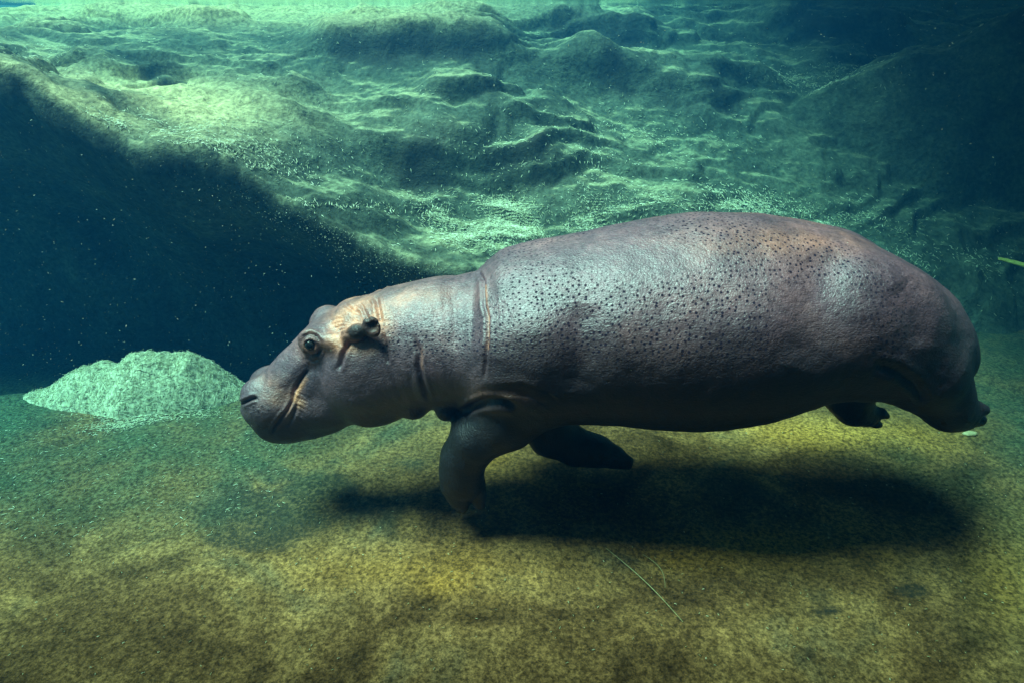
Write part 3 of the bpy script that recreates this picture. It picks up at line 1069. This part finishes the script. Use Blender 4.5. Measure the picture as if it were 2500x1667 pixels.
# ------------------------------------------------------------------ straw
def straw_mesh(name, P, N, length, width, lie=1.0):
    """P points, N normals: slim three-sided stalks lying on the surface, one mesh"""
    n = len(P)
    rnd = rng.normal(size=(n, 3))
    t = rnd - (rnd * N).sum(1, keepdims=True) * N * lie
    t /= np.linalg.norm(t, axis=1, keepdims=True)
    b = np.cross(N, t); b /= np.maximum(np.linalg.norm(b, axis=1, keepdims=True), 1e-6)
    c = np.cross(t, b)
    L = length[:, None] * .5
    w = width[:, None] * .5
    bend = c * (length * rng.uniform(-.08, .16, n))[:, None]
    rings = []
    for s, sc in ((-1, .6), (0, 1.0), (1, .6)):
        o = P + t * L * s + bend * (1 - abs(s)) + c * w
        rings.append([o + (b * math.cos(a) + c * math.sin(a)) * w * sc for a in (math.pi / 2, math.pi / 2 + 2.094, math.pi / 2 + 4.189)])
    V = np.stack([np.stack(r, 1) for r in rings], 1).reshape(n * 9, 3)
    base = (np.arange(n) * 9)[:, None]
    F = []
    for r in range(2):
        for k in range(3):
            F.append(np.concatenate([base + r * 3 + k, base + r * 3 + (k + 1) % 3, base + r * 3 + 3 + (k + 1) % 3, base + r * 3 + 3 + k], 1))
    return mesh_from(name, V, np.concatenate(F), True)


# the heap
HC = at_y(345, 985, 4.13)
nu_, nv_ = 150, 90
hx = np.linspace(-.85, .85, nu_)
hy = np.linspace(-.34, .34, nv_)
HX, HY = np.meshgrid(hx, hy)


def heap_h(x, y):
    # height profile along the heap read from its outline, rounded across
    prof = np.interp(x, [-.85, -.68, -.55, -.40, -.24, -.10, 0.0, .12, .26, .42, .55, .66, .74, .85], [0, .03, .11, .20, .245, .26, .33, .345, .325, .30, .21, .09, .0, 0])
    wid = np.interp(x, [-.85, -.5, 0, .5, .85], [.08, .18, .27, .22, .07])
    yy = y - np.interp(x, [-.85, 0, .85], [.06, -.02, .02])
    return prof * np.clip(1 - (np.abs(yy) / wid) ** 1.6, 0, 1) ** .9


hz = heap_h(HX, HY) * (1 + .12 * fbm(HX * 4.5, HY * 4.5, 0 * HX, 4, 66)) + .012 * fbm(HX * 22, HY * 22, 0 * HX, 2, 67)
hfz = floor_z(HX + HC[0], HY + HC[1])
HZ = hfz + np.where(heap_h(HX, HY) > .004, hz, -.03)
hp = np.stack([HX + HC[0], HY + HC[1], HZ], -1)
heap = add("straw_heap", None, label="pale heap of wet chopped straw on the pool floor under the dark ledge", category="straw heap")
heap.location = (HC[0], HC[1], float(floor_z(np.array(HC[0]), np.array(HC[1]))))
bpy.context.view_layer.update()
mound_me = mesh_from("mound", hp.reshape(-1, 3), grid_faces(nv_, nu_))
o = add("mound", mound_me, mat_plain("packed_straw", (0.52, 0.52, 0.34), 0.9, .6, 40), heap)
o.matrix_parent_inverse = heap.matrix_world.inverted()
w = (heap_h(HX, HY) > .006).ravel().astype(float)
idx = rng.choice(len(w), 9000, p=w / w.sum())
gyz, gxz = np.gradient(HZ, hy[1] - hy[0], hx[1] - hx[0])
N = np.stack([-gxz, -gyz, np.ones_like(gxz)], -1).reshape(-1, 3)[idx]
N /= np.linalg.norm(N, axis=1, keepdims=True)
P = hp.reshape(-1, 3)[idx] + np.abs(rng.normal(size=(9000, 3))) * [.006, .006, .004]
o = add("straw", straw_mesh("straw", P, N, rng.uniform(.012, .055, 9000), rng.uniform(.002, .004, 9000), .70), M_STRAW, heap, kind="stuff")
o.matrix_parent_inverse = heap.matrix_world.inverted()

# straw washed over the bank
TV = bank_top.reshape(-1, 3)
tu, tvv = project(TV)
tu, tvv = tu / S, tvv / S
dens = np.full(len(TV), .005)
for (cx, cy, rx, ry, s) in ((1180, 520, 190, 45, 1.6), (1050, 490, 120, 30, .9), (1320, 500, 160, 40, 1.0), (1600, 470, 160, 30, .7), (1850, 510, 180, 35, .45),
                            (650, 380, 120, 40, .16), (560, 350, 140, 35, .16), (300, 270, 140, 50, .05), (480, 300, 160, 40, .08), (1100, 330, 250, 60, .10),
                            (1900, 185, 90, 22, .35), (1400, 350, 200, 70, .10), (2150, 600, 180, 30, .25), (60, 150, 80, 30, .15)):
    dens += s * np.exp(-(((tu - cx) / rx) ** 2 + ((tvv - cy) / ry) ** 2))
for pl, s, wd in (([(110, 235), (200, 268), (280, 290)], .9, 9), ([(360, 345), (430, 330), (500, 345), (560, 360)], .5, 9), ([(540, 395), (580, 385), (620, 385)], .9, 8),
                  ([(660, 470), (740, 480), (820, 470), (900, 480), (960, 510)], .9, 11), ([(470, 335), (560, 330), (640, 350)], .4, 9)):
    d, t = dist_poly(tu, tvv, pl)
    dens += s * np.exp(-(d / wd) ** 2)
dens *= np.clip(fbm(TV[:, 0] * 3, TV[:, 1] * 3, 0 * TV[:, 0], 3, 88) + .75, .1, 2)
dens *= (tu > -150) & (tu < 2500)
cell = np.gradient(BY, axis=0).ravel()
dens = np.clip(dens * cell, 0, None)
NS = 16000
idx = rng.choice(len(dens), NS, p=dens / dens.sum())
g_y = np.gradient(BZ, axis=0) / np.gradient(BY, axis=0)
g_x = np.gradient(BZ, axis=1) / np.gradient(BX, axis=1)
N = np.stack([-np.clip(g_x, -3, 3), -np.clip(g_y, -3, 3), np.ones_like(g_x)], -1).reshape(-1, 3)[idx]
N /= np.linalg.norm(N, axis=1, keepdims=True)
P = TV[idx] + np.stack([rng.uniform(-.012, .012, NS), rng.uniform(-.01, .01, NS), np.full(NS, .004)], 1)
add("straw_scatter", straw_mesh("straw_scatter", P, N, rng.uniform(.008, .034, NS), rng.uniform(.003, .0065, NS)), M_STRAW,
    kind="stuff", label="pale straw bits scattered over the sunken rock bank", category="straw")

# straw bits and flakes on the floor
NF = 2100
fu = np.concatenate([rng.uniform(-50, 700, 420), rng.uniform(-50, 2500, 480), rng.normal(300, 55, 650), rng.normal(380, 110, 550)])
fv = np.concatenate([rng.uniform(1000, 1300, 420), rng.uniform(1000, 1640, 480), rng.normal(1018, 9, 650), rng.normal(1000, 8, 550)])
fv[900:1550] += (300 - fu[900:1550]) * .12
P = []
for a, b in zip(fu, fv):
    dd = ray(a, b)
    t = (CAM_Z) / -dd[2]
    x, y = dd[0] * t, dd[1] * t
    P.append((x, y, float(floor_z(np.array(x), np.array(y))) + .003))
P = np.array(P)
N = np.tile([0, 0, 1.0], (NF, 1))
ln = np.where((np.arange(NF) < 420) | (np.arange(NF) >= 900), rng.uniform(.006, .030, NF), rng.uniform(.003, .014, NF))
add("straw_scatter", straw_mesh("straw_scatter", P, N, ln, rng.uniform(.0015, .004, NF)), M_STRAW,
    kind="stuff", label="tiny straw bits strewn over the brown pool floor", category="straw")

# specks drifting in the water
NP_ = 5200
pu_ = np.concatenate([rng.uniform(-100, 2600, 2000), rng.uniform(-60, 700, 1500), rng.normal(900, 170, 1700)])
pv_ = np.concatenate([rng.uniform(0, 1660, 2000), rng.uniform(250, 950, 1500), np.zeros(1700)])
pv_[3500:] = 585 + (pu_[3500:] - 900) * .40 + np.abs(rng.normal(0, 45, 1700))
Yp = np.concatenate([rng.uniform(1.0, 2.2, 500), rng.uniform(3.4, 4.1, 1500), rng.uniform(1.6, 4.1, 1500), rng.uniform(3.9, 4.08, 1700)])
P = np.array([at_y(a, b, c) for a, b, c in zip(pu_, pv_, Yp)])
ok = (P[:, 2] > .05) & (P[:, 2] < 2.44)
P = P[ok]
n = len(P)
N = rng.normal(size=(n, 3)); N /= np.linalg.norm(N, axis=1, keepdims=True)
ln = rng.gamma(0.9, .0018, n) + .0008
add("drifting_specks", straw_mesh("drifting_specks", P, N, ln * (P[:, 1] / 3), np.minimum(ln, .004) * .55 * (P[:, 1] / 3)), M_STRAW,
    kind="stuff", label="tiny pale specks drifting in the dark water beside the ledge", category="debris")

# single stalks and a pale stone that can be told apart
def stalk(name, a, b, r, mat, label, cat, Ya=None, Yb=None, sag=.02, **props):
    def fl(p, Y):
        if Y is not None:
            return at_y(p[0], p[1], Y)
        dd = ray(*p); t = CAM_Z / -dd[2]
        x, y = dd[0] * t, dd[1] * t
        return np.array([x, y, float(floor_z(np.array(x), np.array(y))) + r + .002])
    A, B = fl(a, Ya), fl(b, Yb)
    n, k = 12, 6
    v, q = [], []
    for i in range(n + 1):
        s = i / n
        c = A + (B - A) * s + np.array([sag * math.sin(s * math.pi), 0, abs(sag) * .4 * math.sin(s * math.pi)])
        rr = r * (.55 + .45 * math.sin(math.pi * min(.95, s + .05)))
        for j in range(k):
            an = 2 * math.pi * j / k
            v.append(c + np.array([math.cos(an) * rr, math.sin(an) * rr, math.sin(an + .8) * rr]))
    for i in range(n):
        for j in range(k):
            q.append((i * k + j, i * k + (j + 1) % k, (i + 1) * k + (j + 1) % k, (i + 1) * k + j))
    return add(name, mesh_from(name, v, q), mat, label=label, category=cat, **props)


M_STALK = mat_plain("dry_stalk", (0.42, 0.36, 0.18), .7, .3, 60)
stalk("straw_stalk", (1478, 1338), (1668, 1510), .0013, M_STALK, "longest thin straw stalk lying on the floor beyond the hippo's shadow", "straw stalk", sag=.015)
stalk("straw_stalk", (1570, 1345), (1625, 1425), .0011, M_STALK, "short curved straw stalk on the floor beside the longest stalk", "straw stalk", sag=.03)
stalk("yellow_stick", (2440, 632), (2560, 668), .016, mat_plain("yellow_wood", (0.62, 0.55, 0.12), .7, .3, 40), "yellow-green stick lying at the foot of the dark rock wall", "stick", 5.35, 5.1, sag=.01)


def pebble(px, py, r, mat, label):
    dd = ray(px, py); t = CAM_Z / -dd[2]
    x, y = dd[0] * t, dd[1] * t
    c = np.array([x, y, float(floor_z(np.array(x), np.array(y))) + r * .25])
    v, q = uv_ball(c, r, (1.5, .9, .5), 20, 12)
    dv = v - c
    v = c + dv * (1 + .25 * fbm(dv[:, 0] / r, dv[:, 1] / r, dv[:, 2] / r, 3, 9))[:, None]
    return add("pebble", mesh_from("pebble", v, q), mat, label=label, category="pebble")


pebble(2365, 1066, .028, mat_plain("pale_stone", (0.48, 0.38, 0.20), .8, .25, 40), "pale oblong pebble on the floor below the hind feet")

# ------------------------------------------------------------------ water surface and water
def mat_surface():
    m = NT("water_surface")
    m.n.remove(m.bsdf)
    tr = m.n.new("ShaderNodeBsdfTransparent")
    tr.inputs[0].default_value = (0.90, 0.97, 0.96, 1)
    gl = m.n.new("ShaderNodeBsdfGlossy")
    gl.inputs["Color"].default_value = (0.9, 0.97, 0.95, 1)
    gl.inputs["Roughness"].default_value = 0.06
    v = m.coord((1, 1.4, 1))
    f = m.noise(v, 3.5, 3, 0.5, 0.3)
    b = m.bump(f, 0.25, 0.05)
    m.link(b, gl.inputs["Normal"])
    lw = m.n.new("ShaderNodeLayerWeight")
    lw.inputs["Blend"].default_value = 0.5
    fac = m.ramp(lw.outputs["Facing"], [(0.30, 0.03), (0.62, 0.96)])
    mx = m.n.new("ShaderNodeMixShader")
    m.link(fac, mx.inputs[0]); m.link(tr.outputs[0], mx.inputs[1]); m.link(gl.outputs[0], mx.inputs[2])
    m.link(mx.outputs[0], m.out.inputs["Surface"])
    return m.mat


WS = 2.50
sx = np.linspace(-6.4, 8.4, 40); sy = np.linspace(-0.44, 12.0, 40)
SX, SY = np.meshgrid(sx, sy)
me = mesh_from("water_surface", np.stack([SX, SY, np.full(SX.shape, WS)], -1).reshape(-1, 3), grid_faces(40, 40))
add("water_surface", me, mat_surface(), kind="structure")


def mat_water():
    m = NT("pool_water")
    m.n.remove(m.bsdf)
    pv_n = m.n.new("ShaderNodeVolumePrincipled")
    pv_n.inputs["Color"].default_value = (0.005, 0.058, 0.145, 1)
    pv_n.inputs["Absorption Color"].default_value = (0.105, 0.775, 0.87, 1)
    pv_n.inputs["Density"].default_value = 0.25
    pv_n.inputs["Anisotropy"].default_value = 0.3
    m.link(pv_n.outputs[0], m.out.inputs["Volume"])
    return m.mat


box("haze", (-8, -0.47, -1.3), (10, 13.2, 2.75), mat_water(), kind="stuff", label="clear blue-green pool water fading the far rocks to teal", category="water")
